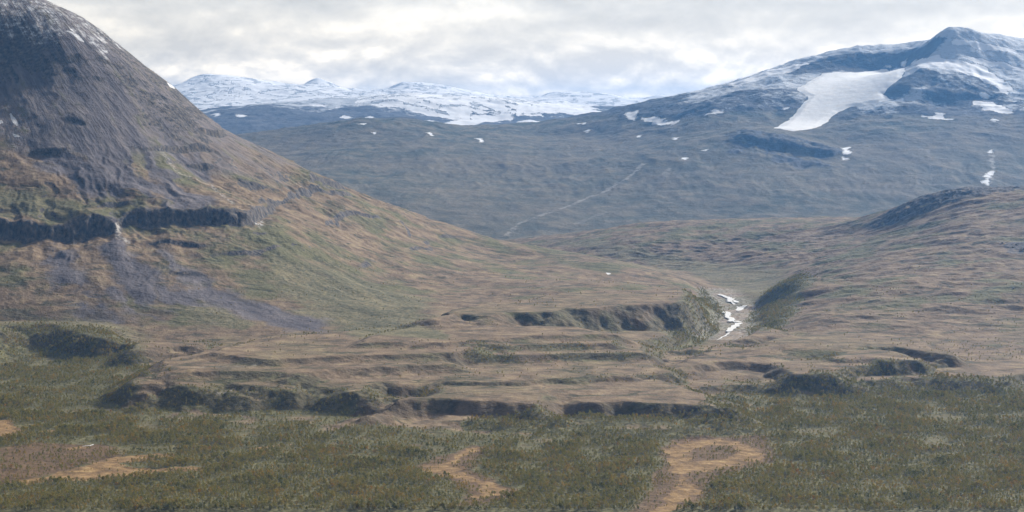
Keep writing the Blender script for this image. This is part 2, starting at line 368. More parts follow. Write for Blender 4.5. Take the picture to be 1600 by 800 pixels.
# vegetation: 1 where the ground is green
green = region([(-50, 500), (150, 490), (230, 520), (200, 620), (120, 640), (-50, 640)], 60, 60, 80) * .7
green = np.maximum(green, region([(560, 500), (690, 515), (700, 530), (560, 530), (520, 515)], 30, 40, 81) * .9)
green = np.maximum(green, region([(430, 400), (560, 430), (690, 470), (680, 510), (560, 515), (450, 500), (300, 515), (330, 500), (480, 480), (430, 440)], 60, 90, 82) * .75)
green = np.maximum(green, region([(1010, 500), (1060, 470), (1100, 452), (1125, 480), (1130, 520), (1060, 530)], 25, 30, 83))
green = np.maximum(green, region([(1165, 500), (1200, 470), (1250, 435), (1270, 440), (1240, 480), (1190, 520)], 25, 30, 84))
green = np.maximum(green, region([(850, 372), (1000, 385), (1230, 420), (1240, 450), (1180, 470), (1100, 440), (1000, 410), (860, 385)], 50, 60, 85) * .6)
green = np.maximum(green, region([(270, 470), (330, 470), (400, 505), (380, 515), (300, 500)], 30, 20, 87) * .9)
green = np.maximum(green, region([(-60, 300), (60, 300), (170, 345), (-60, 352)], 40, 70, 86) * .6)
rock = sstep(slope + fbm(X, Y, 120, 5, .6, 90) * .22, .62, .86) * lm
scree = np.zeros_like(X)
for uv, s_a in [([(180, 345), (195, 372), (240, 420), (330, 480), (350, 505), (250, 520), (200, 500), (170, 430), (165, 385)], 91), ([(80, 380), (100, 380), (150, 460), (200, 510), (130, 500), (70, 430)], 92),
              ([(240, 385), (300, 420), (500, 500), (510, 520), (420, 512), (280, 450)], 93), ([(0, 60), (100, 40), (250, 130), (330, 230), (330, 330), (200, 340), (60, 260), (0, 180), (-100, 100)], 94)]:
    scree = np.maximum(scree, region(uv, 45, 60, s_a))
banks = (1 - sstep(dr, 40, 75)) * (Y > 4200) * (Y < 5600)
rk2 = fbm(s_ + wx, q_ * .2, 90, 4, .55, 95)
scree = np.clip(scree * sstep(rk2, -.32, .12), 0, 1)
high = sstep(B0 + fbm(X, Y, 300, 4, .5, 96) * 160, 260, 480) * lm
crag = np.clip(kn * 2.6 * sstep(fbm(X, Y, 70, 4, .6, 97), -.4, -.05), 0, 1) * (B0 > 100)
crag = np.maximum(crag, region([(1560, 380), (1600, 378), (1640, 392), (1580, 396)], 15, 40, 98, 50) * .8)
cliffm = lm * np.exp(-(np.abs(dz + 5 * fbm(X, Y, 40, 3, .6, 36)) / 11) ** 2) * sstep(A, 3, 12) * (.7 + .5 * fbm(X, Y, 30, 3, .6, 37))
rock = np.maximum(np.maximum(rock, crag), np.maximum(cliffm, ledge * lm * .8))
snow = -1 + 2.2 * sstep(hgt + fbm(s_, q_ * .4, 180, 5, .6, 99) * 130, 560, 880) * (.25 + .75 * lm)
snow = np.minimum(snow, .18)
for uv in [[(105, 48), (112, 50), (130, 64), (124, 63)], [(16, 178), (21, 184), (28, 196), (20, 190)], [(20, 208), (30, 213), (24, 214)], [(0, 188), (4, 192), (0, 193)],
           [(948, 426), (953, 427), (950, 429)],
           [(262, 130), (270, 133), (273, 138), (266, 136)]]:
    snow = np.maximum(snow, -1 + 2 * sstep(sdf(X, Y, G.poly(uv)), -14, 5))
for uv in [[(334, 288), (350, 300), (366, 318), (348, 300)], [(394, 344), (412, 342), (418, 352), (406, 358)], [(330, 480), (350, 500), (320, 490)]]:
    snow = np.maximum(snow, -1 + 1.15 * sstep(sdf(X, Y, G.poly(uv)), -14, 8))
streams = np.maximum(line([(183, 350), (186, 372), (200, 378)], 10), line([(250, 230), (280, 270), (330, 290), (365, 318)], 9) * .6)
streams = np.maximum(streams, line([(1100, 632), (1060, 625), (1000, 622)], 5) * 0)
streams = np.maximum(streams, banks * .55)
for uv, a in [([(300, 574), (400, 570)], .4), ([(340, 615), (365, 608)], .5)]:
    streams = np.maximum(streams, line(uv, 6) * a)
floor_w = sstep(Y, 4300, 3500) if False else 1 - sstep(hgt + fbm(X, Y, 200, 4, .5, 101) * 8, 6, 13)
floor_w = floor_w * (Y < 4700)
# woodland density
def along(us, vs): return np.array([plane(u, v, 0)[1] for u, v in zip(us, vs)])
fx_u = [-300, 0, 120, 240, 330, 480, 560, 650, 830, 900, 1100, 1130, 1250, 1400, 1600, 1900]; fx_v = [600, 605, 625, 640, 652, 662, 672, 676, 672, 668, 672, 645, 606, 596, 596, 590]
ye = np.interp(uu, fx_u, along(fx_u, fx_v)) + wn * 110 + wn0 * 90
forest = sstep(ye - Y, -90, 170)
def fo(uv, dens, width=30, wob=40, seed=0):
    global forest
    forest = np.maximum(forest, region(uv, width, wob, 110 + seed) * dens)
fo([(-60, 525), (100, 515), (215, 545), (240, 590), (200, 620), (300, 650), (-60, 640)], .55, 80, 60, 1)
fo([(0, 515), (80, 520), (180, 540), (150, 560), (0, 560)], .6, 50, 60, 2)
fo([(1040, 520), (1060, 480), (1100, 452), (1128, 480), (1135, 520), (1100, 545)], .8, 25, 25, 3)
fo([(1162, 515), (1182, 480), (1215, 445), (1250, 425), (1268, 432), (1250, 470), (1200, 520)], .95, 30, 40, 4)
fo([(290, 535), (420, 520), (600, 512), (620, 522), (420, 540), (300, 548)], .35, 30, 60, 5)
fo([(700, 550), (780, 546), (960, 546), (1000, 556), (900, 562), (760, 560)], .4, 20, 30, 6)
fo([(720, 575), (800, 562), (1000, 565), (1060, 570), (1060, 600), (980, 590), (850, 588)], .6, 30, 50, 7)
fo([(480, 622), (560, 618), (660, 606), (690, 610), (600, 632), (520, 650)], .55, 20, 20, 8)
fo([(820, 645), (920, 640), (1100, 642), (1130, 668), (840, 668)], .9, 20, 20, 9)
fo([(320, 628), (460, 625), (500, 652), (330, 645)], .5, 20, 20, 10)
fo([(1060, 600), (1130, 590), (1210, 590), (1260, 594), (1300, 604), (1200, 640), (1100, 640)], .65, 20, 30, 11)
fo([(1210, 560), (1300, 556), (1330, 566), (1300, 580), (1220, 585)], .5, 20, 20, 12)
fo([(1330, 572), (1370, 560), (1410, 566), (1410, 585), (1340, 588)], .8, 15, 15, 13)
fo([(1000, 530), (1120, 530), (1200, 540), (1220, 548), (1060, 560), (1000, 560)], .35, 20, 40, 14)
fo([(720, 655), (840, 640), (840, 672), (730, 672)], .9, 12, 14, 16)
fo([(220, 640), (330, 650), (560, 664), (700, 676), (500, 690), (200, 690)], .75, 30, 60, 17)
fo([(0, 505), (60, 495), (180, 520), (240, 560), (220, 600), (100, 640), (-60, 640)], .75, 40, 80, 18)
fo([(560, 545), (700, 535), (960, 530), (980, 545), (700, 552)], .35, 20, 60, 19)
fo([(430, 500), (560, 498), (700, 512), (690, 524), (460, 518)], .3, 20, 60, 20)
fo([(230, 612), (350, 606), (520, 612), (680, 610), (560, 652), (480, 660), (250, 640)], .42, 20, 60, 21)
fo([(840, 634), (1110, 640), (1140, 664), (840, 660)], .5, 20, 30, 22)
fo([(1480, 520), (1600, 500), (1700, 500), (1700, 590), (1500, 590), (1430, 575)], .10, 60, 80, 15)
patch = sstep(fbm(X, Y, 75, 5, .62, 120), -.34, .04)
patch = np.maximum(patch, sstep(Y, 3000, 2600) if False else (1 - sstep(Y + wn * 250, 2550, 2900)) * .6)
forest_d = forest * (.15 + .85 * patch)
forest_d *= (1 - .94 * bog) * (1 - .6 * redbog) * (1 - .97 * flat_top * (forest < .7)) * (dr > 30)
under = np.maximum(sstep(forest_d, .08, .45), forest * (1 - bog) * (1 - flat_top) * (Y < 4200) * .6)
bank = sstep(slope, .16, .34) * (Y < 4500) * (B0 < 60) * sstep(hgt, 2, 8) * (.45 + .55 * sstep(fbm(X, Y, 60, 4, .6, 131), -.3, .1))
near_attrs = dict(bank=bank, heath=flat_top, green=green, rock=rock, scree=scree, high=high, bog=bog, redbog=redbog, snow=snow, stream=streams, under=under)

# ------------------------------------------------------------------ materials
def new_mat(name):
    m = bpy.data.materials.new(name); m.use_nodes = True; k = NT(m.node_tree); k.n.clear()
    o_ = k.new('ShaderNodeOutputMaterial'); b = k.new('ShaderNodeBsdfPrincipled'); k.l.new(b.outputs[0], o_.inputs[0])
    b.inputs['Specular IOR Level'].default_value = 0.15; b.inputs['Roughness'].default_value = 0.95
    return m, k, b
def near_mat():
    m, k, b = new_mat('moor_ground')
    geo = k.new('ShaderNodeNewGeometry').outputs['Position']
    n1 = k.noise(geo, 1 / 260, 6, .6); n2 = k.noise(geo, 1 / 45, 6, .62); n3 = k.noise(geo, 1 / 9, 4, .6); n4 = k.noise(k.mapping(geo, (1, 1, 1), loc=(900, 40, 0)), 1 / 90, 6, .6)
    sp = k.new('ShaderNodeSeparateXYZ'); k.l.new(geo, sp.inputs[0]); ddx = k.math('SUBTRACT', sp.outputs[0], SX); ddy = k.math('SUBTRACT', sp.outputs[1], SY)
    pc_ = k.new('ShaderNodeCombineXYZ'); k.l.new(k.math('MULTIPLY', k.math('ARCTAN2', ddy, ddx), 1500), pc_.inputs[0]); k.l.new(k.math('MULTIPLY', k.math('SQRT', k.math('ADD', k.math('MULTIPLY', ddx, ddx), k.math('MULTIPLY', ddy, ddy))), .15), pc_.inputs[1])
    k.l.new(k.math('MULTIPLY', n2, 30), pc_.inputs[2])
    stri = k.noise(pc_.outputs[0], 1 / 30, 7, .68)
    ribn = k.noise(k.mapping(geo, (.35, 1, 1), (0, 0, .15)), 1 / 75, 5, .55, .5)
    rid = k.math('ABSOLUTE', k.math('SUBTRACT', ribn, .5))
    c = k.ramp(n2, [(.32, (.075, .060, .038)), (.45, (.155, .112, .072)), (.56, (.215, .157, .100)), (.70, (.29, .228, .135))])
    rust = 0; olive = k.ramp(n3, [(.3, (.080, .080, .035)), (.7, (.165, .155, .075))])
    c = k.mix(k.math('MULTIPLY', k.step(k.math('ADD', n1, k.math('MULTIPLY', n4, .6)), .77, .93), k.math('SUBTRACT', 1.0, k.math('MULTIPLY', k.attr('heath'), .75))), c, olive)
    def a(nm, lo=.3, hi=.7, amt=.5, n=n2):
        return k.step(k.math('ADD', k.attr(nm), k.math('MULTIPLY', k.math('SUBTRACT', n, .5), amt)), lo, hi)
    c = k.mix(k.math('MULTIPLY', k.math('SUBTRACT', 1.0, k.step(rid, .004, .030)), k.math('MULTIPLY', k.step(n4, .40, .55), .8)), c, (.045, .048, .024))
    gcol = k.ramp(k.math('ADD', k.math('MULTIPLY', n3, .5), k.math('MULTIPLY', stri, .5)), [(.36, (.055, .058, .030)), (.48, (.120, .112, .060)), (.62, (.22, .19, .11))])
    c = k.mix(a('green', .2, .75, 1.2), c, gcol)
    hcol = k.ramp(k.math('ADD', k.math('MULTIPLY', stri, .6), k.math('MULTIPLY', n2, .4)), [(.34, (.070, .066, .070)), (.45, (.135, .122, .128)), (.53, (.175, .152, .146)), (.60, (.115, .112, .068)), (.68, (.22, .19, .15))])
    c = k.mix(a('high', .15, .85, .8), c, hcol)
    scol = k.ramp(stri, [(.34, (.060, .055, .062)), (.5, (.112, .101, .110)), (.66, (.19, .17, .17))])
    c = k.mix(a('scree', .2, .8, 1.0, stri), c, scol)
    vstr = k.noise(k.mapping(geo, (1, 1, .35)), 1 / 9, 4, .65)
    rcol = k.ramp(vstr, [(.32, (.022, .023, .027)), (.48, (.072, .067, .066)), (.62, (.135, .115, .10)), (.78, (.26, .20, .165))])
    c = k.mix(a('rock', .3, .75, .5), c, rcol)
    ucol = k.ramp(n3, [(.3, (.075, .076, .034)), (.55, (.130, .124, .058)), (.8, (.20, .175, .085))])
    c = k.mix(a('under', .2, .8, .4), c, ucol)
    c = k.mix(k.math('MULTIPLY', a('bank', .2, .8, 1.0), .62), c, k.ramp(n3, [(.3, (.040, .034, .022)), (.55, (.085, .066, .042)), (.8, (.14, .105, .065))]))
    rb = k.ramp(n3, [(.3, (.085, .050, .030)), (.7, (.175, .098, .056))])
    c = k.mix(k.math('MULTIPLY', a('redbog', .35, .85, 1.6, n4), .75), c, rb)
    bc = k.ramp(k.noise(k.mapping(geo, (1, 1, 1)), 1 / 22, 5, .65), [(.32, (.10, .070, .036)), (.46, (.19, .120, .055)), (.58, (.27, .175, .078)), (.70, (.36, .27, .13))])
    c = k.mix(a('bog', .3, .7, .5), c, bc)
    c = k.mix(k.math('MULTIPLY', k.attr('stream'), k.step(n3, .42, .58)), c, (.42, .40, .38))
    nf = k.math('ADD', k.math('MULTIPLY', k.noise(pc_.outputs[0], 1 / 16, 6, .75), .4), k.math('MULTIPLY', k.noise(geo, 1 / 24, 7, .8), .6))
    sn = k.step(k.math('ADD', k.attr('snow'), k.math('MULTIPLY', k.math('SUBTRACT', nf, .5), 2.6)), .10, .50)
    c = k.mix(k.math('MULTIPLY', sn, .85), c, (.72, .75, .80))
    k.put(b.inputs['Base Color'], c)
    bp = k.new('ShaderNodeBump'); bp.inputs['Strength'].default_value = .9; bp.inputs['Distance'].default_value = 5.0
    hh = k.math('ADD', k.math('MULTIPLY', n2, 1.6), k.math('MULTIPLY', n3, .45)); hh = k.math('ADD', hh, k.math('MULTIPLY', stri, k.math('MULTIPLY', k.attr('high'), 2.0)))
    k.put(bp.inputs['Height'], hh); k.l.new(bp.outputs[0], b.inputs['Normal'])
    return m
def far_mat(name, low, mid, stone, dust_s):
    m, k, b = new_mat(name)
    geo = k.new('ShaderNodeNewGeometry').outputs['Position']
    n1 = k.noise(geo, 1 / 900, 7, .6); n2 = k.noise(geo, 1 / 160, 7, .65); n3 = k.noise(geo, 1 / dust_s, 6, .72)
    c = k.ramp(n1, [(.35, low), (.62, mid)])
    c = k.mix(k.step(n2, .35, .7), c, tuple(v * 1.5 for v in mid))
    rc = k.ramp(n3, [(.3, tuple(v * .45 for v in stone)), (.6, stone), (.8, tuple(v * 1.6 for v in stone))])
    c = k.mix(k.step(k.math('ADD', k.attr('rock'), k.math('MULTIPLY', k.math('SUBTRACT', n2, .5), 1.2)), .25, .75), c, rc)
    c = k.mix(k.math('MULTIPLY', k.attr('stream'), k.step(n3, .40, .55)), c, (.62, .60, .58))
    ds = k.step(k.math('ADD', k.attr('dust'), k.math('MULTIPLY', k.math('SUBTRACT', n3, .5), 2.4)), .25, .85)
    c = k.mix(k.math('MULTIPLY', ds, .66), c, (.66, .70, .76))
    sn = k.step(k.math('ADD', k.attr('snow'), k.math('MULTIPLY', k.math('SUBTRACT', n3, .5), 1.3)), .35, .62)
    c = k.mix(sn, c, k.ramp(n2, [(.3, (.74, .77, .82)), (.7, (.86, .87, .90))]))
    k.put(b.inputs['Base Color'], c)
    bp = k.new('ShaderNodeBump'); bp.inputs['Strength'].default_value = .8; bp.inputs['Distance'].default_value = 22.0
    k.put(bp.inputs['Height'], k.math('MULTIPLY', k.math('ADD', n2, k.math('MULTIPLY', n3, .4)), k.math('SUBTRACT', 1.15, sn))); k.l.new(bp.outputs[0], b.inputs['Normal'])
    return m
NEAR = near_mat()
fm_left = ((X + (Y - 4200) * .12 < 560) & (B0 > 26) & (Y > 4050) & (Y < 7200) | ((B0 > 26) & (Y > 4800) & (X < 560) & (Y < 6700)))[:-1, :-1]
fm_right = ((B0 > 18) & (Y > 3400))[:-1, :-1] & ~fm_left | ((Y > 6500)[:-1, :-1] & ~fm_left)
fm_floor = ~(fm_left | fm_right)
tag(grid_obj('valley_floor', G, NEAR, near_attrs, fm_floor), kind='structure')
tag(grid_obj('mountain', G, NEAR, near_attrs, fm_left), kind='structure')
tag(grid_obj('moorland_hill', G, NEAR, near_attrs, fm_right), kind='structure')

# ------------------------------------------------------------------ far mountain with glacier
G2 = Grid(-0.34, 0.38, 1000, np.concatenate([np.arange(8300, 11000, 18.0), np.arange(11000, 13900, 11.0), np.arange(13900, 17000, 60.0)]))
p2 = []
for u in range(-200, 2000, 200): p2.append(PZ(u, 8800, -90)); p2.append(PZ(u, 8200, -130)); p2.append(PZ(u, 17000, 0))
for u, z in ((0, 60), (300, 80), (600, 200), (900, 260), (1200, 500), (1500, 700), (1800, 500)): p2.append(PZ(u, 15000, z))
for a in [(600, 300, 10000), (700, 330, 9600), (500, 262, 11000), (300, 250, 11500), (0, 260, 12000), (800, 340, 9500), (800, 290, 10500), (800, 240, 11700), (600, 240, 11500), (1000, 300, 10200), (1000, 230, 11700),
          (1200, 300, 10000), (1230, 264, 10600), (1400, 300, 10000), (1600, 300, 10000), (1400, 250, 10700), (1600, 250, 10700), (1800, 260, 10700),
          (430, 237, 12000), (480, 222, 12300), (560, 190, 12800), (620, 188, 13000), (700, 207, 12800), (780, 214, 12600), (880, 216, 12700), (920, 196, 12900), (1000, 168, 13200), (1080, 150, 13300), (1135, 133, 13500),
          (1200, 115, 13600), (1290, 88, 13700), (1350, 80, 13700), (1420, 76, 13600), (1460, 64, 13450), (1477, 50, 13200), (1530, 53, 13300), (1600, 68, 13300), (1750, 110, 13200), (1900, 150, 13000),
          (1140, 212, 11300), (1220, 211, 11400), (1310, 230, 11200), (1205, 204, 11700), (1260, 190, 12000), (1290, 150, 12500), (1345, 116, 13250), (1405, 108, 13330), (1365, 168, 12150),
          (1440, 107, 12700), (1378, 155, 12280), (1550, 112, 12800), (1600, 130, 12600), (1430, 98, 13080), (1400, 200, 11500), (1500, 200, 11500), (1600, 200, 11400), (1480, 165, 12100), (1600, 170, 12000),
          (1190, 150, 12600), (1120, 170, 12300), (1240, 132, 13000), (1060, 190, 12300)]:
    p2.append(P3(*a))
X2, Y2 = G2.X, G2.Y
Z2 = rbf(p2, X2, Y2, 1e-5).astype(np.float64); B2 = Z2.copy()
hi2 = sstep(B2, 150, 600) * (1 - .6 * np.exp(-(((X2 / Y2) * F + 800 - 790) / 110) ** 2) * sstep(Y2, 11800, 12400))
ice = G2
G2.Z = B2
gl = G2.poly([(1203, 203), (1228, 190), (1243, 176), (1256, 160), (1262, 152), (1243, 141), (1262, 130), (1285, 115), (1340, 113), (1385, 109), (1418, 105), (1412, 118), (1404, 128), (1378, 148), (1392, 154), (1410, 153), (1376, 161), (1330, 168), (1308, 176), (1292, 190), (1270, 202), (1240, 206)])
dg = sdf(X2, Y2, gl)
off_ice = 1 - sstep(dg, -120, 40) * .93
r2 = fbm(X2, Y2, 900, 6, .55, 201, True); r3 = fbm(X2, Y2, 260, 5, .6, 203, True)
Z2 += off_ice * (hi2 * (r2 * 42 + r3 * 16 - 14) + (1 - hi2) * (fbm(X2 + fbm(X2, Y2, 700, 3, .5, 231) * 200, Y2 * .22, 330, 5, .6, 233, True) * 16 * sstep(B2, 20, 120) + fbm(X2, Y2, 800, 4, .5, 205) * 18 + fbm(X2, Y2 * .6, 180, 4, .5, 207, True) * 5))
# crag walls: the shoulder over the plain, the block beside the ice
def wall(g, Z, uv, amp, fall, side=1):
    """a rock step along a line: ground behind the line is raised, ground before it lowered"""
    P = g.poly(uv); d, _ = seg_dist(g.X, g.Y, P, False)
    p = np.array(P); o_ = np.argsort(p[:, 0]); yl = np.interp(g.X, p[o_, 0], p[o_, 1]); inx = sstep(g.X, p[:, 0].min() - 60, p[:, 0].min() + 120) * (1 - sstep(g.X, p[:, 0].max() - 120, p[:, 0].max() + 60))
    sd = np.where(g.Y > yl, d, -d)
    sd = sd + fbm(g.X, g.Y, 120, 3, .5, 209) * 35
    return Z + amp * inx * np.tanh(sd / 25) * np.exp(-np.abs(sd) / fall)
Z2 = wall(G2, Z2, [(1140, 222), (1180, 225), (1220, 232), (1270, 242), (1315, 245)], 28, 160)
Z2 = wall(G2, Z2, [(1385, 145), (1440, 150), (1500, 152), (1560, 150)], 22, 150)
G2.Z = Z2
rock2 = np.clip(sstep(B2 + r2 * 120, 480, 640), 0, 1)
sh_ = region([(1140, 206), (1220, 210), (1310, 232), (1300, 262), (1240, 262), (1180, 250), (1135, 238)], 90, 150, 211, 260, G2)
Z2 = Z2 + sh_ * (fbm(X2, Y2, 130, 5, .6, 235, True) * 20); G2.Z = Z2
rock2 = np.maximum(rock2, sh_ * sstep(fbm(X2, Y2, 200, 5, .6, 237), -.3, .1) * .9)
dust = -1.3 + 2.3 * sstep(B2 + fbm(X2, Y2, 500, 5, .55, 213) * 160 + (X2 > 2200) * 60, 400, 740)
dust = np.where(dg > 0, -1, dust)
# bare dark rock walls with less dusting
for uv, a in (([(1290, 90), (1350, 82), (1420, 78), (1470, 58), (1476, 62), (1440, 95), (1400, 106), (1340, 112), (1290, 112), (1240, 118), (1225, 108)], 1.2), ([(1440, 106), (1470, 116), (1460, 130), (1420, 140), (1400, 152), (1375, 152), (1405, 125)], 1.3),
              ([(1470, 115), (1540, 118), (1590, 160), (1500, 162), (1440, 152)], .6)):
    m_ = region(uv, 40, 40, 215, 200, G2); dust = dust - m_ * a; rock2 = np.maximum(rock2, m_)
snow2 = np.full(X2.shape, 0.0)
SN2 = [[(1135, 134), (1165, 124), (1210, 108), (1262, 99), (1240, 110), (1205, 118), (1160, 133)], [(1425, 98), (1450, 90), (1490, 95), (1540, 108), (1560, 122), (1578, 138), (1572, 146), (1555, 132), (1525, 120), (1490, 108), (1440, 104)],
       [(1522, 158), (1550, 160), (1585, 176), (1560, 176), (1540, 170)], [(1438, 180), (1455, 182), (1465, 176), (1478, 178), (1470, 184), (1488, 187), (1460, 186)], [(1395, 156), (1414, 152), (1410, 158)],
       [(1530, 148), (1545, 149), (1538, 152)], [(1220, 170), (1232, 168), (1226, 172)], [(980, 176), (998, 173), (992, 188), (984, 186)], [(1004, 184), (1030, 184), (1060, 189), (1050, 195), (1010, 190)], [(1105, 178), (1130, 170), (1128, 176)],
       [(1110, 173), (1132, 171), (1130, 176)], [(1548, 184), (1560, 188), (1555, 190)], [(1545, 236), (1550, 234), (1549, 240)], [(1543, 270), (1549, 268), (1545, 290), (1540, 286)], [(1318, 232), (1326, 230), (1326, 238), (1320, 240)], [(1316, 244), (1324, 248), (1316, 250)],
       [(1290, 118), (1330, 116), (1300, 120)], [(1385, 103), (1398, 104), (1390, 106)], [(1405, 100), (1418, 92), (1414, 104)], [(1068, 246), (1072, 247), (1070, 250)],
       [(560, 193), (575, 192), (568, 195)], [(582, 207), (588, 206), (586, 210)], [(668, 207), (675, 206), (674, 211)], [(745, 216), (755, 216), (753, 222)], [(1490, 66), (1560, 72), (1600, 84), (1540, 78)], [(1500, 90), (1560, 96), (1600, 110), (1560, 104)],
       [(905, 193), (918, 191), (912, 194)], [(912, 204), (922, 203), (918, 207)], [(990, 212), (1004, 211), (998, 214)], [(1050, 215), (1062, 215), (1056, 218)], [(1095, 235), (1105, 234), (1102, 237)]]
wob2 = fbm(X2, Y2, 110, 4, .55, 217)
for uv in SN2:
    pa_ = np.array(uv); ar_ = np.ptp(pa_[:, 0]) * np.ptp(pa_[:, 1])
    snow2 = np.maximum(snow2, (1.0 if ar_ > 800 else .72) * sstep(sdf(X2, Y2, G2.poly(uv)) + wob2 * 40, -40, 16))
# thin hanging band under the snow line
st2 = np.zeros_like(X2)
for uv, w_, a in [([(1005, 256), (985, 275), (960, 290), (920, 308), (880, 325), (840, 338), (810, 350), (790, 368)], 15, .7), ([(1548, 238), (1552, 262), (1545, 285), (1540, 300)], 16, 1), ([(1045, 262), (1035, 285)], 22, .4),
                  ([(1450, 235), (1460, 290)], 14, .25), ([(1355, 255), (1350, 300)], 14, .2), ([(950, 330), (900, 350)], 20, .3)]:
    d_, _ = seg_dist(X2, Y2, G2.poly(uv), False); d_ = d_ + wob2 * w_ * 1.6
    st2 = np.maximum(st2, (1 - sstep(d_, w_ * .3, w_)) * a * .38)
FAR = far_mat('far_slope', (.036, .048, .028), (.110, .094, .062), (.085, .085, .09), 55)
tag(grid_obj('far_mountain', G2, FAR, dict(rock=rock2, dust=dust, snow=snow2, stream=st2)), kind='structure')
# the glacier: a body of ice of its own, domed a few metres over its bed
def ice_mat():
    m, k, b = new_mat('glacier_ice'); geo = k.new('ShaderNodeNewGeometry').outputs['Position']
    n = k.noise(k.mapping(geo, (1, .35, 1), (0, 0, -.3)), 1 / 130, 6, .6); n2 = k.noise(geo, 1 / 60, 5, .6)
    k.put(b.inputs['Base Color'], k.ramp(n, [(.28, (.72, .73, .73)), (.45, (.86, .87, .88)), (.7, (.92, .92, .92))])); b.inputs['Roughness'].default_value = .7
    bp = k.new('ShaderNodeBump'); bp.inputs['Strength'].default_value = .5; bp.inputs['Distance'].default_value = 8.0; k.put(bp.inputs['Height'], n2); k.l.new(bp.outputs[0], b.inputs['Normal'])
    return m
th = np.clip((dg + wob2 * 28) * .22, -14, 9)
tag(grid_obj('glacier', G2, ice_mat(), {}, (dg > -70)[:-1, :-1], Z2 + th), kind='structure')

# ------------------------------------------------------------------ snow mountains at the back
G3 = Grid(-0.30, 0.34, 760, np.concatenate([np.arange(15500, 20000, 32.0), np.arange(20000, 27500, 38.0), [28000, 29000, 31000]]))
p3 = []
for u in range(-100, 1900, 200): p3 += [PZ(u, 15200, 40), PZ(u, 31000, 200)]
for a in [(150, 190, 18000), (300, 181, 18000), (340, 175, 18000), (420, 169, 18000), (520, 166, 18200), (560, 158, 18500), (620, 148, 18500), (680, 151, 18500), (720, 166, 18200), (760, 181, 18000), (800, 174, 18300), (850, 171, 18500),
          (900, 176, 18500), (980, 180, 18500), (1050, 170, 18500), (1300, 180, 18500), (1600, 190, 18500)]:
    p3.append(P3(*a))
for u, v in ((300, 176), (400, 166), (520, 165), (640, 152), (700, 158), (780, 176), (860, 170), (960, 176), (1100, 178), (1400, 186)): p3.append(P3(u, v + 6, 21300))
for a in [(100, 165), (200, 152), (275, 136), (300, 122), (335, 116), (380, 121), (430, 133), (462, 143), (480, 130), (495, 124), (515, 130), (538, 142), (590, 150), (605, 138), (625, 130), (660, 128), (700, 134), (740, 145), (790, 158),
          (830, 160), (850, 149), (900, 145), (950, 148), (1000, 160), (1012, 155), (1028, 149), (1050, 152), (1075, 162), (1200, 165), (1500, 170), (1750, 170)]:
    p3.append(P3(a[0], a[1], 25000))
X3, Y3 = G3.X, G3.Y
Z3 = rbf(p3, X3, Y3, 1e-5).astype(np.float64); B3 = Z3.copy()
mid3 = sstep(Y3, 16000, 17500)
Z3 += mid3 * (fbm(X3, Y3, 1600, 6, .55, 301, True) * 46 - 20 + fbm(X3, Y3, 420, 5, .6, 303, True) * 14)
G3.Z = Z3
snow3 = sstep(B3 + fbm(X3, Y3, 900, 5, .55, 305) * 110 + (Y3 > 21300) * 260 + (X3 > -1500) * 40 + 190 * np.exp(-(((X3 / Y3) * F + 800 - 790) / 130) ** 2), 640, 760) * .96
sl3 = fbm(X3, Y3, 330, 5, .6, 307, True)
snow3 = snow3 * (1 - .6 * sstep(sl3, .45, .65))
snow3 = np.maximum(snow3, region([(1010, 150), (1045, 150), (1060, 158), (1010, 160)], 10, 10, 309, 300, G3) * 0)
wob3 = fbm(X3, Y3, 240, 4, .55, 311)
for uv in [[(690, 192), (740, 182), (795, 175), (800, 182), (765, 190), (740, 198), (700, 198)], [(770, 200), (800, 196), (810, 190), (870, 190), (882, 206), (830, 207), (780, 208)], [(660, 188), (690, 190), (720, 198), (680, 196)],
           [(480, 163), (500, 164), (520, 170)], [(530, 183), (540, 178), (542, 184)], [(572, 184), (580, 180), (590, 186)], [(365, 178), (385, 180), (375, 182)], [(330, 178), (345, 177), (342, 182)], [(505, 170), (528, 168), (520, 172)],
           [(840, 166), (900, 162), (920, 172), (980, 176), (985, 182), (930, 184), (880, 176), (850, 174)], [(440, 195), (450, 193), (446, 197)], [(640, 170), (690, 178), (720, 186), (690, 184)]]:
    snow3 = np.maximum(snow3, .74 * sstep(sdf(X3, Y3, G3.poly(uv)) + wob3 * 110, -60, 30))
dust3 = -1.1 + 2.4 * sstep(B3 + fbm(X3, Y3, 700, 5, .55, 313) * 120, 440, 720)
SNOWY = far_mat('snow_mountain_slope', (.055, .058, .06), (.085, .082, .075), (.12, .12, .125), 110)
tag(grid_obj('snow_mountains', G3, SNOWY, dict(rock=sstep(B3, 300, 500), dust=dust3, snow=snow3, stream=snow3 * 0)), kind='structure')

# low country under and around everything
def ground_mat():
    m, k, b = new_mat('lowland'); geo = k.new('ShaderNodeNewGeometry').outputs['Position']
    k.put(b.inputs['Base Color'], k.ramp(k.noise(geo, 1 / 500, 6, .6), [(.35, (.06, .065, .035)), (.65, (.13, .10, .06))])); return m
q = 44000.0
tag(mesh_obj('ground', np.array([(-q, -q, -170), (q, -q, -170), (q, q, -170), (-q, q, -170)]), np.array([[0, 1, 2, 3]]), ground_mat()), kind='structure')

